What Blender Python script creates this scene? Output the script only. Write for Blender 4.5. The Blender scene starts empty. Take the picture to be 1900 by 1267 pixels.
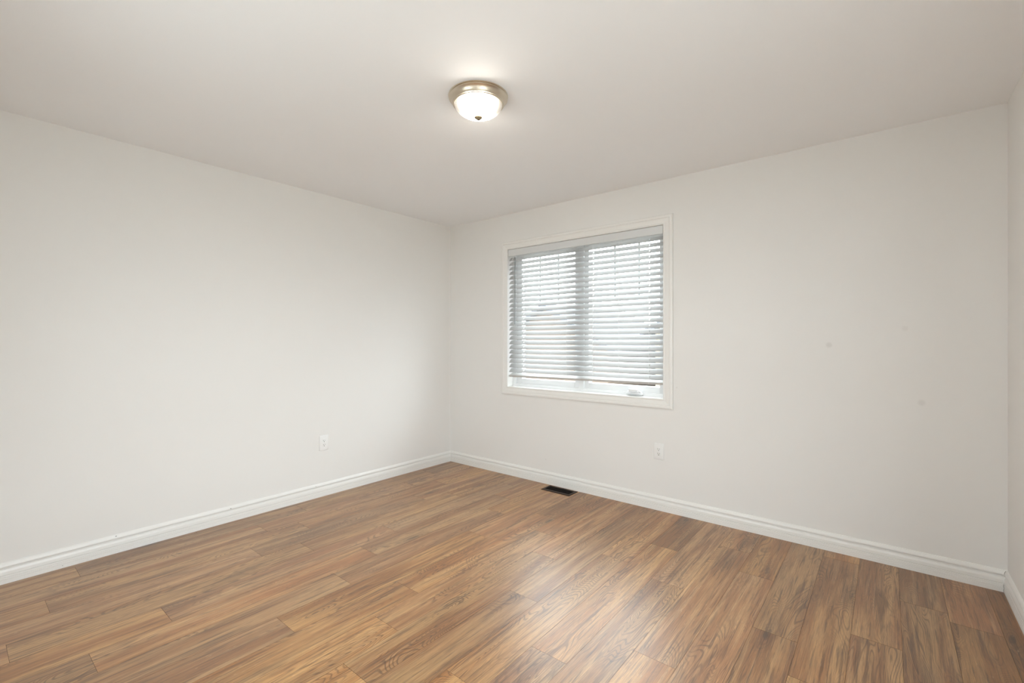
import bpy, bmesh, math, random
from mathutils import Vector, Matrix

random.seed(7)
S = bpy.context.scene
COL = S.collection

# ------------------------------------------------------------------ camera
cam_d = bpy.data.cameras.new('camera')
cam_d.sensor_width = 36.0
cam_d.lens = 857.0 / 1900.0 * 36.0
cam_d.shift_y = -1.0 / 1900.0
cam_d.clip_start = 0.02
cam = bpy.data.objects.new('camera', cam_d)
COL.objects.link(cam)
cam.location = (3.543, -3.345, 1.252)
cam.rotation_euler = (math.radians(90), 0, math.asin(0.6303))
S.camera = cam

# ------------------------------------------------------------------ view, world, lights
S.view_settings.view_transform = 'Standard'
S.view_settings.look = 'None'
S.view_settings.gamma = 1.0
S.view_settings.use_curve_mapping = False
S.view_settings.exposure = 0.28
S.cycles.use_denoising = True
S.cycles.max_bounces = 14
S.cycles.diffuse_bounces = 10
S.cycles.glossy_bounces = 6
S.cycles.transmission_bounces = 8
S.cycles.sample_clamp_indirect = 12.0

SKY = 10.0
w = bpy.data.worlds.new('overcast_sky')
S.world = w
w.use_nodes = True
wn = w.node_tree
wn.nodes.clear()
wo = wn.nodes.new('ShaderNodeOutputWorld')
wb = wn.nodes.new('ShaderNodeBackground')
wb.inputs['Color'].default_value = (0.875, 0.94, 1.0, 1)
wb.inputs['Strength'].default_value = SKY
wn.links.new(wb.outputs[0], wo.inputs[0])

LAMP_LEVEL = 150.0     # emission of the lit glass bowl where the bulbs sit behind it

RX, RY, RH = 4.01, -3.42, 2.44          # room: x 0..RX, y RY..0, height RH

# daylight portal filling the window opening (guides sampling only)
pl = bpy.data.lights.new('window_portal', 'AREA')
pl.shape = 'RECTANGLE'; pl.size = 1.50; pl.size_y = 1.30
pl.cycles.is_portal = True
po = bpy.data.objects.new('window_portal', pl)
po.location = (1.525, 0.17, 1.465)
po.rotation_euler = (math.radians(-90), 0, 0)
COL.objects.link(po)
# added window, unseen in the right wall, to bring in fill daylight
FILL_W2 = (-3.33, -2.23, 0.12, 2.05)
pl2 = bpy.data.lights.new('window_portal', 'AREA')
pl2.shape = 'RECTANGLE'; pl2.size = FILL_W2[3] - FILL_W2[2]; pl2.size_y = FILL_W2[1] - FILL_W2[0]
pl2.cycles.is_portal = True
po2 = bpy.data.objects.new('window_portal', pl2)
po2.location = (RX + 0.13, (FILL_W2[0] + FILL_W2[1]) / 2, (FILL_W2[2] + FILL_W2[3]) / 2)
po2.rotation_euler = (0, math.radians(90), 0)
COL.objects.link(po2)
# another added opening, unseen in the rear wall, for more fill daylight
FILL_W3 = (1.55, 2.45, 0.95, 1.95)
pl3 = bpy.data.lights.new('window_portal', 'AREA')
pl3.shape = 'RECTANGLE'; pl3.size = FILL_W3[1] - FILL_W3[0]; pl3.size_y = FILL_W3[3] - FILL_W3[2]
pl3.cycles.is_portal = True
po3 = bpy.data.objects.new('window_portal', pl3)
po3.location = ((FILL_W3[0] + FILL_W3[1]) / 2, RY - 0.13, (FILL_W3[2] + FILL_W3[3]) / 2)
po3.rotation_euler = (math.radians(90), 0, 0)
COL.objects.link(po3)

# ------------------------------------------------------------------ helpers
def tag(o, label=None, cat=None, group=None, kind=None):
    if label: o['label'] = label
    if cat: o['category'] = cat
    if group: o['group'] = group
    if kind: o['kind'] = kind
    return o

def empty(name, loc=(0, 0, 0), rz=0.0):
    o = bpy.data.objects.new(name, None)
    o.empty_display_size = 0.05
    o.location = loc
    o.rotation_euler = (0, 0, rz)
    COL.objects.link(o)
    return o

def obj(name, bm, mat, parent=None, smooth=False, recalc=True):
    if recalc:
        bmesh.ops.recalc_face_normals(bm, faces=bm.faces[:])
    me = bpy.data.meshes.new(name)
    bm.to_mesh(me); bm.free()
    for m in (mat if isinstance(mat, (list, tuple)) else [mat]):
        me.materials.append(m)
    if smooth:
        for p in me.polygons: p.use_smooth = True
        try:
            me.set_sharp_from_angle(angle=math.radians(35))
        except Exception:
            pass
    o = bpy.data.objects.new(name, me)
    COL.objects.link(o)
    if parent: o.parent = parent
    return o

def struct(name, bm, mat, parent=None, smooth=False):
    o = obj(name, bm, mat, parent, smooth)
    if parent is None: o['kind'] = 'structure'
    return o

def box(bm, x0, x1, y0, y1, z0, z1, bev=0.0, seg=2, M=None, mi=0):
    vs = [bm.verts.new((x, y, z)) for z in (z0, z1) for y in (y0, y1) for x in (x0, x1)]
    fs = []
    for f in ((0, 1, 3, 2), (4, 6, 7, 5), (0, 4, 5, 1), (1, 5, 7, 3), (3, 7, 6, 2), (2, 6, 4, 0)):
        fs.append(bm.faces.new([vs[i] for i in f]))
    for f in fs: f.material_index = mi
    if bev:
        es = list({e for f in fs for e in f.edges})
        r = bmesh.ops.bevel(bm, geom=es, offset=bev, segments=seg, profile=0.5, affect='EDGES')
        vs = list({v for v in r['verts']} | {v for f in r['faces'] for v in f.verts})
    if M is not None:
        bmesh.ops.transform(bm, matrix=M, verts=[v for v in vs if v.is_valid])
    return vs

def prism(bm, poly, axis, a, b):
    """extrude a closed 2-D polygon along axis ('x','y','z') from a to b"""
    def P(p, t):
        if axis == 'x': return (t, p[0], p[1])
        if axis == 'y': return (p[0], t, p[1])
        return (p[0], p[1], t)
    A = [bm.verts.new(P(p, a)) for p in poly]
    B = [bm.verts.new(P(p, b)) for p in poly]
    n = len(poly)
    for i in range(n):
        bm.faces.new((A[i], A[(i + 1) % n], B[(i + 1) % n], B[i]))
    bm.faces.new(A[::-1]); bm.faces.new(B)
    return A + B

def lathe(bm, prof, n=96, cx=0, cy=0):
    rings = []
    for r, z in prof:
        if r < 1e-6:
            rings.append([bm.verts.new((cx, cy, z))])
        else:
            rings.append([bm.verts.new((cx + r * math.cos(2 * math.pi * i / n), cy + r * math.sin(2 * math.pi * i / n), z)) for i in range(n)])
    for a, b in zip(rings, rings[1:]):
        for i in range(n):
            j = (i + 1) % n
            if len(a) == 1 and len(b) == 1: continue
            if len(a) == 1: bm.faces.new((a[0], b[i], b[j]))
            elif len(b) == 1: bm.faces.new((a[i], a[j], b[0]))
            else: bm.faces.new((a[i], a[j], b[j], b[i]))

def tube(bm, pts, r, n=8, cap=True):
    pts = [Vector(p) for p in pts]
    rings = []
    for i, p in enumerate(pts):
        d = (pts[min(i + 1, len(pts) - 1)] - pts[max(i - 1, 0)]).normalized()
        u = d.cross(Vector((0.31, 0.95, 0.05))).normalized()
        v = d.cross(u)
        rings.append([bm.verts.new(p + u * r * math.cos(2 * math.pi * k / n) + v * r * math.sin(2 * math.pi * k / n)) for k in range(n)])
    for a, b in zip(rings, rings[1:]):
        for k in range(n):
            bm.faces.new((a[k], a[(k + 1) % n], b[(k + 1) % n], b[k]))
    if cap:
        bm.faces.new(rings[0][::-1]); bm.faces.new(rings[-1])

# ------------------------------------------------------------------ materials
def newmat(name):
    m = bpy.data.materials.new(name)
    m.use_nodes = True
    nt = m.node_tree
    return m, nt, nt.nodes['Principled BSDF']

def node(nt, t, **kw):
    n = nt.nodes.new(t)
    for k, v in kw.items(): setattr(n, k, v)
    return n

def math_n(nt, op, a, b=None, c=None, clamp=False):
    n = nt.nodes.new('ShaderNodeMath'); n.operation = op; n.use_clamp = clamp
    for i, v in enumerate((a, b, c)):
        if v is None: continue
        if isinstance(v, (int, float)): n.inputs[i].default_value = v
        else: nt.links.new(v, n.inputs[i])
    return n.outputs[0]

def plain(name, col, rough=0.5, metal=0.0, spec=0.5, coat=0.0, bump=None):
    m, nt, b = newmat(name)
    b.inputs['Base Color'].default_value = (*col, 1)
    b.inputs['Roughness'].default_value = rough
    b.inputs['Metallic'].default_value = metal
    b.inputs['Specular IOR Level'].default_value = spec
    b.inputs['Coat Weight'].default_value = coat
    # a faint procedural unevenness of the surface
    tc = node(nt, 'ShaderNodeTexCoord')
    nz = node(nt, 'ShaderNodeTexNoise')
    nz.inputs['Scale'].default_value = (bump or (60, 0))[0]
    nz.inputs['Detail'].default_value = 3
    nt.links.new(tc.outputs['Object'], nz.inputs['Vector'])
    if bump:
        bp = node(nt, 'ShaderNodeBump')
        bp.inputs['Strength'].default_value = bump[1]
        bp.inputs['Distance'].default_value = bump[2]
        nt.links.new(nz.outputs['Fac'], bp.inputs['Height'])
        nt.links.new(bp.outputs[0], b.inputs['Normal'])
    else:
        r = node(nt, 'ShaderNodeMapRange')
        r.inputs['To Min'].default_value = rough * 0.94
        r.inputs['To Max'].default_value = min(1.0, rough * 1.06)
        nt.links.new(nz.outputs['Fac'], r.inputs['Value'])
        nt.links.new(r.outputs[0], b.inputs['Roughness'])
    return m

def wall_material(name, col, spots=()):
    m, nt, b = newmat(name)
    b.inputs['Roughness'].default_value = 0.75
    b.inputs['Specular IOR Level'].default_value = 0.25
    tc = node(nt, 'ShaderNodeTexCoord')
    # roller stipple
    n1 = node(nt, 'ShaderNodeTexNoise'); n1.inputs['Scale'].default_value = 260; n1.inputs['Detail'].default_value = 2
    nt.links.new(tc.outputs['Object'], n1.inputs['Vector'])
    bp = node(nt, 'ShaderNodeBump'); bp.inputs['Strength'].default_value = 0.10; bp.inputs['Distance'].default_value = 0.0008
    nt.links.new(n1.outputs['Fac'], bp.inputs['Height']); nt.links.new(bp.outputs[0], b.inputs['Normal'])
    # very slight unevenness in the paint tone
    n2 = node(nt, 'ShaderNodeTexNoise'); n2.inputs['Scale'].default_value = 1.7; n2.inputs['Detail'].default_value = 3
    nt.links.new(tc.outputs['Object'], n2.inputs['Vector'])
    mx = node(nt, 'ShaderNodeMix', data_type='RGBA')
    mx.inputs['A'].default_value = (*[c * 0.985 for c in col], 1)
    mx.inputs['B'].default_value = (*[min(1, c * 1.012) for c in col], 1)
    nt.links.new(n2.outputs['Fac'], mx.inputs['Factor'])
    out = mx.outputs['Result']
    for (p, rad, k) in spots:                      # faint scuffs on the paint
        d = node(nt, 'ShaderNodeVectorMath', operation='DISTANCE')
        nt.links.new(tc.outputs['Object'], d.inputs[0]); d.inputs[1].default_value = p
        mr = node(nt, 'ShaderNodeMapRange', interpolation_type='SMOOTHSTEP')
        mr.inputs['From Min'].default_value = rad; mr.inputs['From Max'].default_value = rad * 0.35
        mr.inputs['To Min'].default_value = 0; mr.inputs['To Max'].default_value = k
        nt.links.new(d.outputs['Value'], mr.inputs['Value'])
        m2 = node(nt, 'ShaderNodeMix', data_type='RGBA')
        nt.links.new(mr.outputs[0], m2.inputs['Factor']); nt.links.new(out, m2.inputs['A'])
        m2.inputs['B'].default_value = (0.42, 0.40, 0.37, 1)
        out = m2.outputs['Result']
    nt.links.new(out, b.inputs['Base Color'])
    return m

M_WALL = wall_material('wall_paint', (0.797, 0.786, 0.765),
                       [((3.273, 0, 1.228), 0.022, 0.22), ((3.689, 0, 0.917), 0.022, 0.16), ((1.21, 0, 0.21), 0.008, 0.25),
                        ((3.62, 0, 1.32), 0.02, 0.10), ((2.362, 0, 0.915), 0.008, 0.2)])
M_CEIL = wall_material('ceiling_paint', (0.870, 0.876, 0.888))
M_TRIM = plain('white_trim_paint', (0.82, 0.81, 0.785), 0.35, spec=0.5)
M_VINYL = plain('white_vinyl', (0.76, 0.765, 0.77), 0.35)
M_PLASTIC = plain('white_plastic', (0.84, 0.84, 0.83), 0.30)
M_DARK = plain('dark_slot', (0.02, 0.018, 0.015), 0.6)
M_GAP = plain('caulk_gap', (0.05, 0.045, 0.04), 0.9)
M_BRONZE = plain('brown_register_enamel', (0.042, 0.026, 0.019), 0.5, spec=0.25)
M_GRILLE = plain('dark_register_bars', (0.014, 0.010, 0.009), 0.6, spec=0.15)
M_DUCT_SHADE = plain('duct_shade_black', (0.004, 0.0035, 0.005), 0.9, spec=0.1)
M_NICKEL = plain('brushed_nickel', (0.66, 0.58, 0.47), 0.32, metal=1.0)
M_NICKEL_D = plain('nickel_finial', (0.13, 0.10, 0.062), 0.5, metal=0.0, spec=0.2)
M_CORD = plain('white_cord', (0.86, 0.86, 0.85), 0.8)
M_WAND = plain('grey_clear_acrylic', (0.16, 0.18, 0.18), 0.12)
M_RAIL = plain('blind_bottom_rail', (0.52, 0.505, 0.485), 0.4)

# blind slats: white PVC, a little light comes through
m, nt, b = newmat('white_blind_slat')
b.inputs['Base Color'].default_value = (0.46, 0.46, 0.46, 1)
b.inputs['Roughness'].default_value = 0.32
tr = node(nt, 'ShaderNodeBsdfTranslucent'); tr.inputs['Color'].default_value = (0.90, 0.89, 0.88, 1)
ms = node(nt, 'ShaderNodeMixShader'); ms.inputs[0].default_value = 0.375
tcs = node(nt, 'ShaderNodeTexCoord'); nzs = node(nt, 'ShaderNodeTexNoise'); nzs.inputs['Scale'].default_value = 40
nt.links.new(tcs.outputs['Object'], nzs.inputs['Vector'])
mrs = node(nt, 'ShaderNodeMapRange'); mrs.inputs['To Min'].default_value = 0.28; mrs.inputs['To Max'].default_value = 0.36
nt.links.new(nzs.outputs['Fac'], mrs.inputs['Value']); nt.links.new(mrs.outputs[0], b.inputs['Roughness'])
nt.links.new(b.outputs[0], ms.inputs[1]); nt.links.new(tr.outputs[0], ms.inputs[2])
nt.links.new(ms.outputs[0], nt.nodes['Material Output'].inputs['Surface'])
M_SLAT = m

# window glass: thin clear pane
m, nt, b = newmat('window_glass')
nt.nodes.remove(b)
gt = node(nt, 'ShaderNodeBsdfTransparent'); gt.inputs[0].default_value = (0.95, 0.97, 0.965, 1)
gg = node(nt, 'ShaderNodeBsdfGlossy'); gg.inputs['Roughness'].default_value = 0.02
gm = node(nt, 'ShaderNodeMixShader'); gm.inputs[0].default_value = 0.06
nt.links.new(gt.outputs[0], gm.inputs[1]); nt.links.new(gg.outputs[0], gm.inputs[2])
nt.links.new(gm.outputs[0], nt.nodes['Material Output'].inputs['Surface'])
M_GLASS = m

# lit frosted bowl of the ceiling lamp: two bulbs glow behind ribbed glass
m, nt, b = newmat('lit_frosted_glass')
b.inputs['Base Color'].default_value = (0.42, 0.38, 0.31, 1)
b.inputs['Roughness'].default_value = 0.3
tc = node(nt, 'ShaderNodeTexCoord')
sx = node(nt, 'ShaderNodeSeparateXYZ'); nt.links.new(tc.outputs['Object'], sx.inputs[0])
ang = math_n(nt, 'ARCTAN2', sx.outputs['Y'], sx.outputs['X'])
ang2 = math_n(nt, 'ADD', ang, math_n(nt, 'MULTIPLY', sx.outputs['Z'], 9.0))
rib = math_n(nt, 'SINE', math_n(nt, 'MULTIPLY', ang2, 48.0))
def bulb(px, py, pz, rad):
    d = node(nt, 'ShaderNodeVectorMath', operation='DISTANCE')
    nt.links.new(tc.outputs['Object'], d.inputs[0]); d.inputs[1].default_value = (px, py, pz)
    q = math_n(nt, 'DIVIDE', d.outputs['Value'], rad)
    return math_n(nt, 'POWER', 2.718, math_n(nt, 'MULTIPLY', math_n(nt, 'MULTIPLY', q, q), -1.0))
g = math_n(nt, 'ADD', bulb(0.042, -0.048, -0.074, 0.042), bulb(-0.042, 0.048, -0.074, 0.042))
lev = math_n(nt, 'MULTIPLY_ADD', g, 1.0, 0.0022)
lev = math_n(nt, 'MULTIPLY', lev, math_n(nt, 'MULTIPLY_ADD', rib, 0.16, 1.0))
b.inputs['Emission Color'].default_value = (1.0, 0.93, 0.82, 1)
nt.links.new(math_n(nt, 'MULTIPLY', lev, LAMP_LEVEL), b.inputs['Emission Strength'])
M_BOWL = m

# wood laminate; UV = metres along / across the plank with a random shift per plank
m, nt, b = newmat('oak_laminate')
uv = node(nt, 'ShaderNodeUVMap', uv_map='plank_uv')
at = node(nt, 'ShaderNodeAttribute', attribute_name='plank_rand')
sr = node(nt, 'ShaderNodeSeparateColor'); nt.links.new(at.outputs['Color'], sr.inputs[0])
R1, R2, R3 = sr.outputs[0], sr.outputs[1], sr.outputs[2]
su = node(nt, 'ShaderNodeSeparateXYZ'); nt.links.new(uv.outputs[0], su.inputs[0])
U, V = su.outputs['X'], su.outputs['Y']
def vec(sx_, sy_, oz=0.0):
    c = node(nt, 'ShaderNodeCombineXYZ')
    nt.links.new(math_n(nt, 'MULTIPLY', U, sx_), c.inputs[0])
    nt.links.new(math_n(nt, 'MULTIPLY', V, sy_), c.inputs[1])
    nt.links.new(math_n(nt, 'MULTIPLY_ADD', R1, 37.0, oz), c.inputs[2])
    return c.outputs[0]
def noise(vv, sc=1.0, det=3.0, rough=0.55, dist=0.0):
    n = node(nt, 'ShaderNodeTexNoise'); n.inputs['Scale'].default_value = sc; n.inputs['Detail'].default_value = det
    n.inputs['Roughness'].default_value = rough; n.inputs['Distortion'].default_value = dist
    nt.links.new(vv, n.inputs['Vector']); return n.outputs['Fac']
def mrange(v, a, b_, c=0.0, d=1.0, smooth=True):
    n = node(nt, 'ShaderNodeMapRange'); n.interpolation_type = 'SMOOTHSTEP' if smooth else 'LINEAR'
    for k, x in zip(('From Min', 'From Max', 'To Min', 'To Max'), (a, b_, c, d)): n.inputs[k].default_value = x
    nt.links.new(v, n.inputs['Value']); return n.outputs[0]
def mixc(f, A, B, mode='MIX'):
    n = node(nt, 'ShaderNodeMix', data_type='RGBA', blend_type=mode)
    if isinstance(f, (int, float)): n.inputs['Factor'].default_value = f
    else: nt.links.new(f, n.inputs['Factor'])
    for k, x in (('A', A), ('B', B)):
        if isinstance(x, tuple): n.inputs[k].default_value = (*x, 1)
        else: nt.links.new(x, n.inputs[k])
    return n.outputs['Result']
# broad streaks
streak = noise(vec(0.9, 11.0), 1.0, 4.0, 0.55, 0.35)
streak2 = noise(vec(2.2, 26.0, 11.0), 1.0, 4.0, 0.6, 0.2)
# cathedral figure: contour lines of a stretched noise
field = noise(vec(1.15, 6.5, 21.0), 1.0, 2.0, 0.5, 0.5)
rings = math_n(nt, 'SINE', math_n(nt, 'MULTIPLY', math_n(nt, 'ADD', field, math_n(nt, 'MULTIPLY', streak2, 0.012)), 330.0))
ringm = math_n(nt, 'MULTIPLY', mrange(rings, 0.1, 1.0), mrange(noise(vec(1.4, 5.0, 53.0)), 0.40, 0.62))
fib = noise(vec(7.0, 330.0, 5.0), 1.0, 3.0, 0.6)
fib2 = noise(vec(26.0, 900.0, 9.0), 1.0, 2.0, 0.6)
# knots
vk = node(nt, 'ShaderNodeTexVoronoi'); vk.inputs['Scale'].default_value = 1.0; vk.inputs['Randomness'].default_value = 1.0
vdist = node(nt, 'ShaderNodeVectorMath', operation='ADD')
nt.links.new(vec(1.9, 7.5, 3.0), vdist.inputs[0])
cn = node(nt, 'ShaderNodeTexNoise'); cn.inputs['Scale'].default_value = 3.0; nt.links.new(vec(2.0, 9.0, 71.0), cn.inputs['Vector'])
sc_ = node(nt, 'ShaderNodeVectorMath', operation='SCALE'); nt.links.new(cn.outputs['Color'], sc_.inputs[0]); sc_.inputs['Scale'].default_value = 0.25
nt.links.new(sc_.outputs[0], vdist.inputs[1]); nt.links.new(vdist.outputs[0], vk.inputs['Vector'])
kd = vk.outputs['Distance']
ks = node(nt, 'ShaderNodeSeparateColor'); nt.links.new(vk.outputs['Color'], ks.inputs[0])
kon = mrange(ks.outputs[0], 0.66, 0.70)
knot = math_n(nt, 'MULTIPLY', mrange(kd, 0.13, 0.03), kon)
halo = math_n(nt, 'MULTIPLY', mrange(kd, 0.42, 0.08), kon)
kring = math_n(nt, 'MULTIPLY', mrange(math_n(nt, 'SINE', math_n(nt, 'MULTIPLY', kd, 95.0)), 0.1, 1.0), halo)
# short dark checks
chk = math_n(nt, 'MULTIPLY', mrange(noise(vec(5.0, 110.0, 31.0), 1.0, 2.0, 0.5), 0.62, 0.70), mrange(noise(vec(1.1, 8.0, 43.0)), 0.48, 0.60))
# pale saw flecks across the grain
flk = math_n(nt, 'MULTIPLY', mrange(noise(vec(34.0, 170.0, 61.0), 1.0, 1.0), 0.68, 0.76), mrange(noise(vec(2.6, 12.0, 67.0)), 0.52, 0.62))
LIGHT = (0.455, 0.250, 0.095)
MID = (0.290, 0.123, 0.034)
DARKW = (0.075, 0.028, 0.007)
RED = (0.32, 0.120, 0.030)
streak3 = noise(vec(3.0, 85.0, 17.0), 1.0, 4.0, 0.6, 0.3)
streak4 = noise(vec(1.6, 42.0, 97.0), 1.0, 3.0, 0.55, 0.2)
c = mixc(mrange(streak, 0.39, 0.61), LIGHT, MID)
c = mixc(math_n(nt, 'MULTIPLY', mrange(noise(vec(0.8, 5.0, 83.0)), 0.5, 0.7), 0.45), c, RED)
c = mixc(math_n(nt, 'MULTIPLY', mrange(streak2, 0.55, 0.68), 0.45), c, DARKW)
c = mixc(math_n(nt, 'MULTIPLY', mrange(streak3, 0.54, 0.63), 0.55), c, DARKW)
c = mixc(math_n(nt, 'MULTIPLY', mrange(streak4, 0.55, 0.66), 0.40), c, (0.52, 0.30, 0.13))
c = mixc(math_n(nt, 'MULTIPLY', ringm, 0.60), c, DARKW)
c = mixc(math_n(nt, 'MULTIPLY', kring, 0.35), c, DARKW)
c = mixc(math_n(nt, 'MULTIPLY', halo, 0.30), c, DARKW)
c = mixc(math_n(nt, 'MULTIPLY', knot, 0.80), c, (0.05, 0.024, 0.013))
c = mixc(math_n(nt, 'MULTIPLY', chk, 0.65), c, (0.07, 0.035, 0.018))
c = mixc(math_n(nt, 'MULTIPLY', flk, 0.35), c, (0.62, 0.45, 0.28))
fv = math_n(nt, 'ADD', math_n(nt, 'MULTIPLY', fib, 0.6), math_n(nt, 'MULTIPLY', fib2, 0.4))
fcol = mrange(fv, 0.34, 0.66, 0.62, 1.36, smooth=False)
tone = math_n(nt, 'MULTIPLY', fcol, mrange(R2, 0, 1, 0.80, 1.18, smooth=False))
hsv = node(nt, 'ShaderNodeHueSaturation')
nt.links.new(c, hsv.inputs['Color']); nt.links.new(tone, hsv.inputs['Value'])
nt.links.new(mrange(R3, 0, 1, 0.94, 1.03, smooth=False), hsv.inputs['Saturation'])
nt.links.new(hsv.outputs[0], b.inputs['Base Color'])
b.inputs['Roughness'].default_value = 0.6
b.inputs['Specular IOR Level'].default_value = 0.2
b.inputs['Coat Weight'].default_value = 1.0
b.inputs['Coat IOR'].default_value = 1.66
nt.links.new(mrange(fv, 0.3, 0.7, 0.31, 0.37, smooth=False), b.inputs['Coat Roughness'])
bp = node(nt, 'ShaderNodeBump'); bp.inputs['Strength'].default_value = 0.25; bp.inputs['Distance'].default_value = 0.0004
nt.links.new(fv, bp.inputs['Height']); nt.links.new(bp.outputs[0], b.inputs['Normal'])
nt.links.new(bp.outputs[0], b.inputs['Coat Normal'])
M_WOOD = m
M_SEAM = plain('plank_groove', (0.12, 0.065, 0.033), 0.7)

# ------------------------------------------------------------------ room shell
bm = bmesh.new(); box(bm, -0.12, 0.0, RY - 0.12, 0.17, -0.15, RH + 0.1)
struct('wall_left', bm, M_WALL)
bm = bmesh.new()
box(bm, RX, RX + 0.12, RY - 0.12, FILL_W2[0], -0.15, RH + 0.1)
box(bm, RX, RX + 0.12, FILL_W2[1], 0.17, -0.15, RH + 0.1)
box(bm, RX, RX + 0.12, FILL_W2[0], FILL_W2[1], -0.15, FILL_W2[2])
box(bm, RX, RX + 0.12, FILL_W2[0], FILL_W2[1], FILL_W2[3], RH + 0.1)
struct('wall_right', bm, M_WALL)
bm = bmesh.new()
box(bm, 0.0, FILL_W3[0], RY - 0.12, RY, -0.15, RH + 0.1)
box(bm, FILL_W3[1], RX, RY - 0.12, RY, -0.15, RH + 0.1)
box(bm, FILL_W3[0], FILL_W3[1], RY - 0.12, RY, -0.15, FILL_W3[2])
box(bm, FILL_W3[0], FILL_W3[1], RY - 0.12, RY, FILL_W3[3], RH + 0.1)
struct('wall_rear', bm, M_WALL)
bm = bmesh.new(); box(bm, -0.12, RX + 0.12, RY - 0.12, 0.17, RH, RH + 0.12)
struct('ceiling', bm, M_CEIL)

# back wall with the window opening
WX0, WX1, WZ0, WZ1 = 0.778, 2.267, 0.825, 2.107
bm = bmesh.new()
box(bm, 0.0, WX0, 0.0, 0.17, -0.15, RH)
box(bm, WX1, RX, 0.0, 0.17, -0.15, RH)
box(bm, WX0, WX1, 0.0, 0.17, -0.15, WZ0)
box(bm, WX0, WX1, 0.0, 0.17, WZ1, RH)
bmesh.ops.remove_doubles(bm, verts=bm.verts[:], dist=1e-5)
struct('wall_back', bm, M_WALL)

# floor of planks: rows along y, joints as laid
PW, PX0, PL = 0.1687, 0.0488, 1.232
joints = {0: [-2.885], 1: [-2.0], 2: [-3.035], 3: [-2.175], 4: [-1.95], 5: [-2.70], 6: [-2.977], 7: [-2.02],
          8: [-2.393], 9: [-1.857], 10: [-2.107], 11: [-1.134], 12: [-1.55], 13: [-2.137], 14: [-1.823], 15: [-0.99],
          16: [-1.583], 17: [-0.615], 18: [-1.11], 19: [-1.35], 20: [-0.90], 21: [-0.437], 22: [-1.75], 23: [-2.4], -1: [-2.3]}
bm = bmesh.new()
uvl = bm.loops.layers.uv.new('plank_uv')
cl = bm.loops.layers.float_color.new('plank_rand')
G = 0.0005
for k in range(-1, 24):
    x0, x1 = PX0 + k * PW, PX0 + (k + 1) * PW
    x0, x1 = max(x0, 0.0), min(x1, RX)
    if x1 - x0 < 0.01: continue
    base = joints.get(k, [-1.0])[0]
    ys = sorted({round(max(RY, min(0.0, base + i * PL)), 4) for i in range(-4, 5)})
    for y0, y1 in zip(ys, ys[1:]):
        if y1 - y0 < 0.005: continue
        ou, ov = random.uniform(0, 60), random.uniform(0, 60)
        rc = (random.random(), random.random(), random.random(), 1)
        T = [(x0 + G, y0 + G, 0), (x1 - G, y0 + G, 0), (x1 - G, y1 - G, 0), (x0 + G, y1 - G, 0)]
        B = [(x0, y0, -0.0012), (x1, y0, -0.0012), (x1, y1, -0.0012), (x0, y1, -0.0012)]
        tv = [bm.verts.new(p) for p in T]; bv = [bm.verts.new(p) for p in B]
        f = bm.faces.new(tv); f.material_index = 0
        fl = [f]
        for i in range(4):
            g2 = bm.faces.new((tv[i], bv[i], bv[(i + 1) % 4], tv[(i + 1) % 4])); g2.material_index = 1; fl.append(g2)
        for ff in fl:
            for l in ff.loops:
                l[uvl].uv = (l.vert.co.y - y0 + ou, l.vert.co.x - x0 + ov)
                l[cl] = rc
n0 = len(bm.faces)
box(bm, 0, RX, RY, 0, -0.12, -0.0012, mi=1)
o = struct('floor', bm, [M_WOOD, M_SEAM])

# baseboards: moulded profile (offset from wall, height)
prof = [(0.0, 0.0), (0.0150, 0.0), (0.0150, 0.017), (0.0132, 0.0185), (0.0148, 0.021), (0.0148, 0.029), (0.0128, 0.0305), (0.0146, 0.033),
        (0.0142, 0.0425), (0.0080, 0.0430), (0.0080, 0.0458), (0.0128, 0.0470), (0.0120, 0.060), (0.0085, 0.0710), (0.0035, 0.0765), (0.0012, 0.0790),
        (0.0012, 0.0838), (0.0122, 0.0848), (0.0126, 0.089), (0.0108, 0.095), (0.0080, 0.101), (0.0045, 0.106), (0.0, 0.108)]
bm = bmesh.new(); prism(bm, [(0.0 + d, z) for d, z in prof], 'y', RY, 0.0)
bb = struct('baseboard_left', bm, M_TRIM)
bm = bmesh.new(); prism(bm, [(-d, z) for d, z in prof], 'x', 0.0, RX - 0.0006)
struct('baseboard_back', bm, M_TRIM)
bm = bmesh.new(); prism(bm, [(RX - d, z) for d, z in prof], 'y', RY, 0.0)
struct('baseboard_right', bm, M_TRIM)
bm = bmesh.new(); prism(bm, [(RY + d, z) for d, z in prof], 'x', 0.0, RX)
struct('baseboard_rear', bm, M_TRIM)

# open caulk joint where the two baseboards meet at the right corner, and nail nicks
def prof_x(z):
    for (d0, z0), (d1, z1) in zip(prof[1:], prof[2:]):
        if z0 <= z <= z1 and z1 > z0: return d0 + (d1 - d0) * (z - z0) / (z1 - z0)
    return 0
bm = bmesh.new()
for seq in ([(0.078, 0.3), (0.0835, -0.2), (0.088, 0.5), (0.094, 1.0), (0.099, 0.6), (0.104, 0.9)], [(0.002, 0), (0.012, 0.2), (0.019, -0.2), (0.026, 0.6), (0.034, 0.3), (0.039, 0.8)]):
    tube(bm, [(RX - prof_x(z) - 0.0010 - 0.001 * j, -prof_x(z) - 0.0006, z) for z, j in seq], 0.0006, 5)
struct('trim_1', bm, M_GAP)
bm = bmesh.new()
for (y, z, r) in ((-2.701, 0.099, 0.0022), (-2.088, 0.0905, 0.0022), (-1.473, 0.093, 0.0016), (-2.93, 0.014, 0.0012)):
    xx = prof_x(z)
    box(bm, xx - 0.0012, xx + 0.0010, y - r * 1.6, y + r * 1.6, z - r * 0.7, z + r * 0.7, 0.0006, 1)
struct('trim_2', bm, M_GAP)

# ------------------------------------------------------------------ window
win = empty('window_1', (0, 0, 0)); win['kind'] = 'structure'
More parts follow.
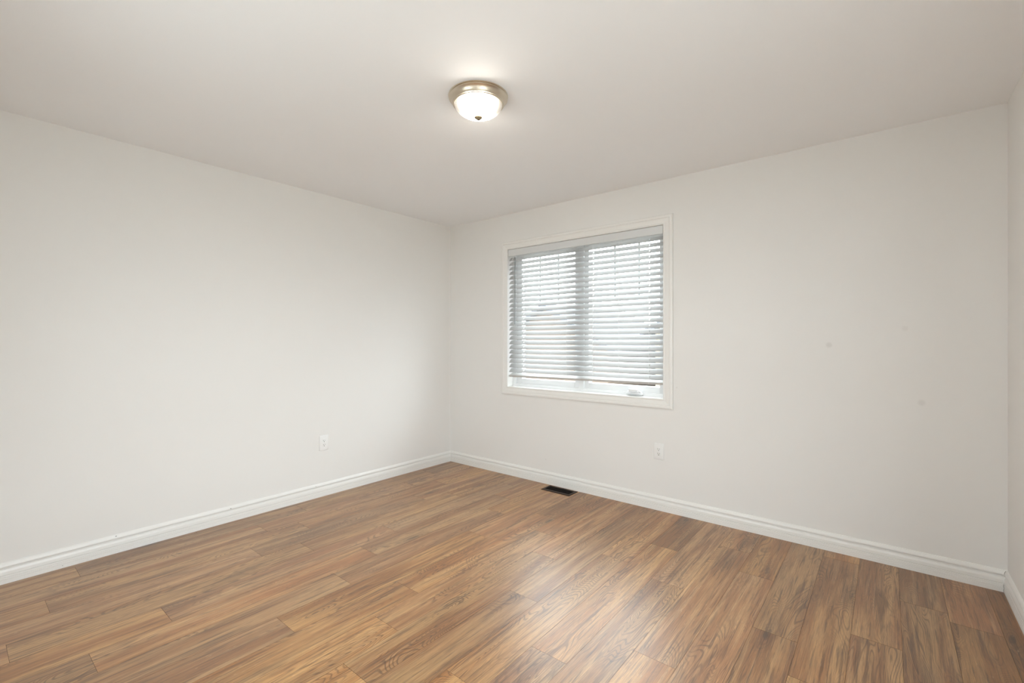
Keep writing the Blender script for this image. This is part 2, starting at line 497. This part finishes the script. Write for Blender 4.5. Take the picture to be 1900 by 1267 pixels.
# picture-frame casing with moulded profile and mitred corners; profile: (distance out from the opening, projection)
cp = [(0.0, 0.0), (0.0, 0.0105), (0.003, 0.0125), (0.007, 0.0130), (0.010, 0.0118), (0.0115, 0.0098), (0.014, 0.0100), (0.022, 0.0118), (0.034, 0.0140),
      (0.044, 0.0150), (0.0455, 0.0135), (0.0475, 0.0135), (0.049, 0.0165), (0.053, 0.0178), (0.061, 0.0180), (0.0660, 0.0172), (0.070, 0.0150), (0.0715, 0.0)]
bm = bmesh.new()
rings = []
for (sxn, szn, cx, cz) in ((-1, -1, WX0 + .004, WZ0), (1, -1, WX1 - 0.001, WZ0), (1, 1, WX1 - 0.001, WZ1), (-1, 1, WX0 + .004, WZ1)):
    rings.append([bm.verts.new((cx + sxn * d, -p, cz + szn * d)) for d, p in cp])
for i in range(4):
    a, b_ = rings[i], rings[(i + 1) % 4]
    for j in range(len(cp) - 1):
        bm.faces.new((a[j], a[j + 1], b_[j + 1], b_[j]))
casing = obj('casing', bm, M_TRIM, win)
# jamb boards
JY = 0.072
bm = bmesh.new()
t = 0.004
box(bm, WX0, WX0 + t, -0.001, JY, WZ0, WZ1); box(bm, WX1 - t * .3, WX1, -0.001, JY, WZ0, WZ1)
box(bm, WX0, WX1, -0.001, JY, WZ0 - t, WZ0 + .0005); box(bm, WX0, WX1, -0.001, JY, WZ1 - .001, WZ1 + t)
obj('jamb', bm, M_TRIM, win)
# vinyl frame
X0, X1, Z0, Z1 = WX0, WX1, WZ0 - 0.004, WZ1 + 0.004
bm = bmesh.new()
FY0, FY1 = JY, 0.150
def frame_ring(bm, x0, x1, z0, z1, wl, wr, wb, wt, y0, y1, bev=0.002):
    box(bm, x0, x0 + wl, y0, y1, z0, z1, bev)
    box(bm, x1 - wr, x1, y0, y1, z0, z1, bev)
    box(bm, x0 + wl - .001, x1 - wr + .001, y0, y1, z0, z0 + wb, bev)
    box(bm, x0 + wl - .001, x1 - wr + .001, y0, y1, z1 - wt, z1, bev)
frame_ring(bm, X0, X1, Z0, Z1, 0.040, 0.034, 0.030, 0.034, FY0, FY1)
box(bm, 1.500, 1.552, FY0 - 0.0015, FY1, Z0 + 0.001, Z1, 0.002)
obj('window_frame', bm, M_VINYL, win, smooth=False)
# two casement sashes
for si, (a, b_) in enumerate(((0.815, 1.503), (1.549, 2.236))):
    bm = bmesh.new()
    gl = 0.881 if si == 0 else 1.594
    gr = 1.457 if si == 0 else 2.203
    wl, wr = gl - a, b_ - gr
    frame_ring(bm, a, b_, Z0 + 0.026, Z1 - 0.030, wl, wr, 0.052, 0.048, 0.084, 0.140, 0.003)
    # glazing bead
    frame_ring(bm, gl - .012, gr + .012, Z0 + 0.026 + .040, Z1 - 0.030 - .036, .012, .012, .012, .012, 0.092, 0.1, 0.002)
    sash = obj('sash', bm, M_VINYL, win)
    bm = bmesh.new(); box(bm, gl - 0.005, gr + 0.005, 0.1085, 0.1125, Z0 + 0.070, Z1 - 0.07)
    obj('pane', bm, M_GLASS, sash)
    bm = bmesh.new()
    mxs = (1.068, 1.268) if si == 0 else (1.818, 2.026)
    for mx_ in mxs: box(bm, mx_ - 0.008, mx_ + 0.008, 0.1135, 0.1195, 1.592, Z1 - 0.07)
    box(bm, gl, gr, 0.1135, 0.1195, 1.584, 1.600)
    obj('muntin', bm, M_VINYL, sash)
# frame and pane of the unseen right-wall window added for fill light
added_win2 = empty('added_window_2', (0, 0, 0)); added_win2['kind'] = 'structure'
bm = bmesh.new()
a0, a1, b0, b1 = FILL_W2
for (p, q, r_, t_) in ((a0, a0 + .05, b0, b1), (a1 - .05, a1, b0, b1), (a0 + .05, a1 - .05, b0, b0 + .05), (a0 + .05, a1 - .05, b1 - .05, b1)):
    box(bm, RX + 0.05, RX + 0.11, p, q, r_, t_, 0.002)
for (p, q, r_, t_) in ((a0 - .07, a0, b0 - .07, b1 + .07), (a1, a1 + .07, b0 - .07, b1 + .07), (a0, a1, b0 - .07, b0), (a0, a1, b1, b1 + .07)):
    box(bm, RX - 0.016, RX, p, q, r_, t_, 0.002)
obj('window_frame', bm, M_VINYL, added_win2)
bm = bmesh.new(); box(bm, RX + 0.078, RX + 0.082, a0 + .045, a1 - .045, b0 + .045, b1 - .045)
obj('pane', bm, M_GLASS, added_win2)
added_win3 = empty('added_window_3', (0, 0, 0)); added_win3['kind'] = 'structure'  # rear window, likewise added for its daylight, behind the camera
bm = bmesh.new()
a0, a1, b0, b1 = FILL_W3
for (p, q, r_, t_) in ((a0, a0 + .05, b0, b1), (a1 - .05, a1, b0, b1), (a0 + .05, a1 - .05, b0, b0 + .05), (a0 + .05, a1 - .05, b1 - .05, b1)):
    box(bm, p, q, RY - 0.11, RY - 0.05, r_, t_, 0.002)
for (p, q, r_, t_) in ((a0 - .07, a0, b0 - .07, b1 + .07), (a1, a1 + .07, b0 - .07, b1 + .07), (a0, a1, b0 - .07, b0), (a0, a1, b1, b1 + .07)):
    box(bm, p, q, RY, RY + 0.016, r_, t_, 0.002)
obj('window_frame', bm, M_VINYL, added_win3)
bm = bmesh.new(); box(bm, a0 + .045, a1 - .045, RY - 0.082, RY - 0.078, b0 + .045, b1 - .045)
obj('pane', bm, M_GLASS, added_win3)
# folding crank operator
bm = bmesh.new()
vs = box(bm, -0.068, 0.068, -0.030, 0.003, 0.007, 0.034, 0.006, 3)
box(bm, -0.058, 0.058, -0.018, 0.003, 0.0, 0.009, 0.001, 1)
for v in bm.verts:
    if v.co.z > 0.020:
        v.co.x *= 0.88; v.co.y = v.co.y * 0.9
cr_m = obj('crank_housing', bm, M_VINYL, win, True); cr_m.location = (2.012, JY, 0.8262)
bm = bmesh.new()
box(bm, -0.040, 0.026, -0.038, -0.012, 0.028, 0.053, 0.006, 3)
tube(bm, [(0.024, -0.028, 0.042), (0.042, -0.030, 0.040), (0.052, -0.030, 0.030)], 0.0055, 10)
box(bm, -0.056, 0.058, -0.044, -0.014, 0.014, 0.0205, 0.002, 2)
obj('crank_handle', bm, M_VINYL, cr_m, True)

# ------------------------------------------------------------------ venetian blind
blind = empty('venetian_blind', (1.5225, 0.03, 2.105))
tag(blind, 'white two inch venetian blind hanging lowered in the window, slats half open', 'window blind')
BL, BR = 0.786, 2.2610
BXc, BYc, BZc = 1.5225, 0.03, 2.105
def bobj(name, bm, mat, smooth=False, parent=None):
    bmesh.ops.translate(bm, verts=bm.verts[:], vec=(-BXc, -BYc, -BZc))
    o_ = obj(name, bm, mat, parent or blind, smooth)
    return o_
bm = bmesh.new()
box(bm, BL - .001, BR, -0.0045, 0.004, 2.0430, 2.1035, 0.0012, 2)
bobj('valance', bm, plain('valance_white', (0.68, 0.69, 0.69), 0.35))
bm = bmesh.new(); box(bm, BL + .002, BR - .002, 0.006, 0.058, 2.058, 2.104, 0.001, 1)
bobj('headrail', bm, M_RAIL)
TILT = math.radians(46)
ZF, ZL, NS = 2.000, 0.961, 25
PITCH = (ZF - ZL) / (NS - 1)
LADX = [0.950, 1.419, 1.672, 1.902, 2.149]
def slat_mesh(length, holes, thick=0.0027, width=0.050, crown=0.0032):
    bm = bmesh.new()
    xs = [-length / 2]
    for h in holes: xs += [h - 0.003, h + 0.003]
    xs.append(length / 2)
    ss = [-0.5, -0.49, -0.40, -0.29, -0.15, 0.15, 0.29, 0.40, 0.49, 0.5]
    top, bot = [], []
    for x in xs:
        rt, rb = [], []
        for s_ in ss:
            arc = crown * (1 - (2 * s_) ** 2)
            e = thick * (0.35 if abs(s_) == 0.5 else 0.5)
            rt.append(bm.verts.new((x, s_ * width, arc + e)))
            rb.append(bm.verts.new((x, s_ * width, arc - e)))
        top.append(rt); bot.append(rb)
    nx, ny = len(xs), len(ss)
    hole = set()
    for i in range(1, nx - 1, 2): hole.add((i, 4))
    for i in range(nx - 1):
        for j in range(ny - 1):
            if (i, j) in hole:
                for (p, q) in (((i, j), (i + 1, j)), ((i + 1, j), (i + 1, j + 1)), ((i + 1, j + 1), (i, j + 1)), ((i, j + 1), (i, j))):
                    bm.faces.new((top[p[0]][p[1]], top[q[0]][q[1]], bot[q[0]][q[1]], bot[p[0]][p[1]]))
                continue
            bm.faces.new((top[i][j], top[i + 1][j], top[i + 1][j + 1], top[i][j + 1]))
            bm.faces.new((bot[i][j], bot[i][j + 1], bot[i + 1][j + 1], bot[i + 1][j]))
    for i in range(nx - 1):
        for j in (0, ny - 1):
            bm.faces.new((top[i][j], top[i + 1][j], bot[i + 1][j], bot[i][j]))
    for j in range(ny - 1):
        for i in (0, nx - 1):
            bm.faces.new((top[i][j], top[i][j + 1], bot[i][j + 1], bot[i][j]))
    return bm
SL = BR - BL - 0.004
bm = slat_mesh(SL, [x - BXc for x in (LADX[0], LADX[2], LADX[4])])
slat0 = obj('slat', bm, M_SLAT, blind, True)
YF = 0.008                                         # room-side slat edge
for i in range(NS):
    o = slat0 if i == 0 else slat0.copy()
    if i: COL.objects.link(o); o.parent = blind
    tl = TILT + math.radians(random.uniform(-1.2, 1.2))
    o.location = (0, YF + 0.025 * math.cos(tl) - BYc, ZF - i * PITCH + 0.025 * math.sin(tl) - BZc)
    o.rotation_euler = (tl, random.uniform(-0.0005, 0.0005), 0)
# bottom rail, hanging a little lower at the left
bm = bmesh.new()
box(bm, -SL / 2, SL / 2, -0.025, 0.025, -0.009, 0.009, 0.002, 2)
o = obj('bottom_rail', bm, M_RAIL, blind)
o.rotation_euler = (math.radians(24), -math.radians(0.42), 0)
o.location = (0, YF + 0.023 - BYc, 0.938 - BZc)
# ladder cords
for x in LADX:
    bm = bmesh.new()
    for dy in (YF - 0.002, YF + 0.041):
        tube(bm, [(x, dy, 2.055), (x, dy, 0.93 if dy < .02 else 0.955)], 0.0007, 6)
    for i in range(NS):
        z = ZF - i * PITCH - 0.001
        tube(bm, [(x, YF - .002, z - 0.0025), (x, YF + 0.0395, z + 0.0365 - 0.004)], 0.0006, 4)
    tube(bm, [(x, YF + 0.019, 2.055), (x, YF + 0.019, 0.945)], 0.0009, 6)
    bobj('ladder_cord', bm, M_CORD)
# tilt wand and its hook
bm = bmesh.new()
tube(bm, [(0.872, -0.0105, 2.026), (0.8715, -0.0115, 1.7), (0.871, -0.012, 1.405)], 0.0030, 6)
bobj('tilt_wand', bm, M_WAND)
bm = bmesh.new()
tube(bm, [(0.872, 0.004, 2.040), (0.872, -0.007, 2.041), (0.872, -0.0115, 2.034), (0.872, -0.0105, 2.024)], 0.0022, 8)
tube(bm, [(0.852, -0.004, 2.042), (0.836, -0.006, 2.010), (0.825, -0.006, 1.985), (0.822, -0.005, 1.97)], 0.0018, 8)
bobj('wand_hook', bm, M_CORD)

# ------------------------------------------------------------------ outlets
def make_outlet():
    root = empty('wall_outlet')
    bm = bmesh.new()
    box(bm, -0.0375, 0.0375, -0.0070, 0.0, -0.0595, 0.0595, 0.0022, 3)
    obj('cover_plate', bm, M_PLASTIC, root, True)
    bm = bmesh.new()
    box(bm, -0.0168, 0.0168, -0.0088, -0.004, -0.0335, 0.0335, 0.0008, 2)
    rc_ = obj('receptacle', bm, M_PLASTIC, root, True)
    bm = bmesh.new()
    for cz in (0.0165, -0.0165):
        box(bm, -0.0076, -0.0052, -0.0091, -0.0075, cz - 0.001, cz + 0.0065)
        box(bm, 0.0052, 0.0074, -0.0091, -0.0075, cz - 0.0005, cz + 0.006)
        A = [(0.0027 * math.cos(a_), cz - 0.0085 + 0.0027 * math.sin(a_)) for a_ in [math.pi * q / 8 for q in range(-8, 1)]]
        prism(bm, A + [(0.0027, cz - 0.006), (-0.0027, cz - 0.006)], 'y', -0.0091, -0.0075)
    obj('socket_slots', bm, M_DARK, rc_)
    return root
ol = make_outlet()
ol.location = (2.2315, 0.0, 0.434)
tag(ol, 'white outlet on the back wall below the right end of the window', 'electrical outlet', 'wall outlets')
ol2 = ol.copy(); COL.objects.link(ol2)
for ch in list(ol.children):
    c2 = ch.copy(); COL.objects.link(c2); c2.parent = ol2
    for g_ in ch.children:
        d2 = g_.copy(); COL.objects.link(d2); d2.parent = c2
ol2.location = (0.0, -1.402, 0.429); ol2.rotation_euler = (0, 0, math.radians(90))
tag(ol2, 'white outlet on the bare left wall above the baseboard', 'electrical outlet', 'wall outlets')

# ------------------------------------------------------------------ floor register
reg = empty('floor_register', (1.415, -0.098, 0.0))
tag(reg, 'dark brown metal floor vent register beside the back wall baseboard', 'floor vent')
bm = bmesh.new()
hx, hy, ix, iy = 0.141, 0.068, 0.118, 0.042
o4 = [(-hx, -hy), (hx, -hy), (hx, hy), (-hx, hy)]
n4 = [(-hx + .006, -hy + .006), (hx - .006, -hy + .006), (hx - .006, hy - .006), (-hx + .006, hy - .006)]
i4 = [(-ix, -iy), (ix, -iy), (ix, iy), (-ix, iy)]
L = [[bm.verts.new((x, y, z)) for x, y in q] for q, z in ((o4, 0.0002), (o4, 0.002), (n4, 0.0055), (i4, 0.0055), (i4, 0.0004))]
for a, b_ in zip(L, L[1:]):
    for i in range(4): bm.faces.new((a[i], a[(i + 1) % 4], b_[(i + 1) % 4], b_[i]))
obj('register_frame', bm, M_BRONZE, reg)
bm = bmesh.new(); box(bm, -ix, ix, -iy, iy, 0.0002, 0.0010)  # flat plate, the shade inside the duct painted as near-black
obj('duct_shade_plate', bm, M_DUCT_SHADE, reg)
bm = bmesh.new()
NB = 19
for i in range(NB):
    x = -ix + (i + 0.5) * 2 * ix / NB
    box(bm, x - 0.0018, x + 0.0018, -iy, iy, 0.0012, 0.0046)
box(bm, -ix, ix, -0.0022, 0.0022, 0.0016, 0.0050)
obj('grille', bm, M_GRILLE, reg)
bm = bmesh.new(); box(bm, 0.005, 0.012, iy + 0.006, iy + 0.012, 0.0054, 0.0095, 0.001, 1)
obj('damper_lever', bm, M_BRONZE, reg)

# ------------------------------------------------------------------ ceiling lamp
LX, LY = 2.001, -1.705
lamp = empty('ceiling_light', (LX, LY, RH))
tag(lamp, 'round flush ceiling light, brushed nickel pan with lit ribbed glass bowl', 'ceiling light')
bm = bmesh.new()
lathe(bm, [(0.0, -0.0002), (0.1425, -0.0002), (0.1445, -0.0015), (0.1445, -0.0045), (0.1425, -0.0060), (0.1395, -0.0070), (0.1395, -0.0090), (0.1425, -0.0100),
           (0.1430, -0.0125), (0.1410, -0.0145), (0.1375, -0.0170), (0.1325, -0.0225), (0.1285, -0.0300), (0.1265, -0.0345), (0.1262, -0.0375), (0.1245, -0.0395), (0.1215, -0.0400),
           (0.1205, -0.0420), (0.1185, -0.0435), (0.1160, -0.0430), (0.1150, -0.0400), (0.1150, -0.0300), (0.0, -0.0300)], 128)
obj('pan', bm, M_NICKEL, lamp, True)
bm = bmesh.new()
prof_b = []
for i in range(0, 25):
    a_ = math.pi / 2 * i / 24
    prof_b.append((0.1148 * math.cos(a_) ** 1.12 if i < 24 else 0.0, -0.0400 - 0.0610 * math.sin(a_)))
NR = 288
rr = []
for r, z in prof_b:
    if r < 1e-6: rr.append([bm.verts.new((0, 0, z))]); continue
    row = []
    for i in range(NR):
        th = 2 * math.pi * i / NR
        q = 1 + 0.008 * math.cos(48 * (th + z * 9.0)) * min(1.0, r / 0.05)
        row.append(bm.verts.new((r * q * math.cos(th), r * q * math.sin(th), z)))
    rr.append(row)
for a, b_ in zip(rr, rr[1:]):
    for i in range(NR):
        j = (i + 1) % NR
        if len(b_) == 1: bm.faces.new((a[i], a[j], b_[0]))
        else: bm.faces.new((a[i], a[j], b_[j], b_[i]))
bowl = obj('glass_bowl', bm, M_BOWL, lamp)
for p in bowl.data.polygons: p.use_smooth = True
bm = bmesh.new()
lathe(bm, [(0.0, -0.0985), (0.0180, -0.0990), (0.0195, -0.1020), (0.0185, -0.1055), (0.0145, -0.1075), (0.0135, -0.1090), (0.0100, -0.1125), (0.0050, -0.1150), (0.0, -0.1155)], 40)
obj('finial', bm, M_NICKEL_D, lamp, True)

# ------------------------------------------------------------------ outside, seen through the slats
GZ = -2.9
M_GRASS = plain('pale_ground', (0.42, 0.41, 0.38), 0.9)
M_ROOF = plain('grey_shingles', (0.060, 0.062, 0.070), 0.85)
M_SIDING = plain('beige_siding', (0.21, 0.18, 0.13), 0.8)
M_BRICK = plain('brown_brick', (0.13, 0.095, 0.07), 0.85)
M_OPANE = plain('dark_window_pane', (0.012, 0.014, 0.016), 0.3)
M_TREE = plain('bare_twigs', (0.16, 0.13, 0.11), 0.9)
bm = bmesh.new(); box(bm, -60, 60, -40, 70, GZ - 0.2, GZ)
tag(obj('lawn', bm, M_GRASS), kind='structure')

def house(name, x0, x1, y0, y1, ze, zr, label, wallm):
    r = empty(name, ((x0 + x1) / 2, (y0 + y1) / 2, GZ))
    tag(r, label, 'house')
    cx, cy = (x0 + x1) / 2, (y0 + y1) / 2
    a, b2 = (x1 - x0) / 2, (y1 - y0) / 2
    H_, Rr = ze - GZ, zr - GZ
    bm = bmesh.new(); prism(bm, [(-a, 0), (a, 0), (a, H_), (0, Rr - .15), (-a, H_)], 'y', -b2, b2)
    obj('wall', bm, wallm, r)
    bm = bmesh.new()
    sl = (Rr - H_) / a
    for s_ in (-1, 1):
        prism(bm, [(0, Rr), (s_ * (a + .5), H_ - .5 * sl), (s_ * (a + .5), H_ - .5 * sl - .2), (0, Rr - .2)], 'y', -b2 - .4, b2 + .4)
    obj('roof', bm, M_ROOF, r)
    for wx in (-a * .5, a * .45):
        for wz in (1.0, 3.6):
            if wz + 1.2 > H_: continue
            bm = bmesh.new(); frame_ring(bm, wx - .62, wx + .62, wz - .1, wz + 1.3, .1, .1, .1, .1, -b2 - .06, -b2 + .02, 0)
            fr = obj('window', bm, M_VINYL, r)
            bm = bmesh.new(); box(bm, wx - .53, wx + .53, -b2 - .03, -b2 + .01, wz, wz + 1.2)
            obj('pane', bm, M_OPANE, fr)
    return r
house('neighbour_house', -11.6, -5.4, 14.0, 22.0, 1.15, 2.95, 'grey roofed house glimpsed through the left half of the blind', M_BRICK)
house('neighbour_house', -3.8, 2.2, 15.0, 23.0, 1.9, 3.4, 'beige house glimpsed through the right half of the blind', M_SIDING)
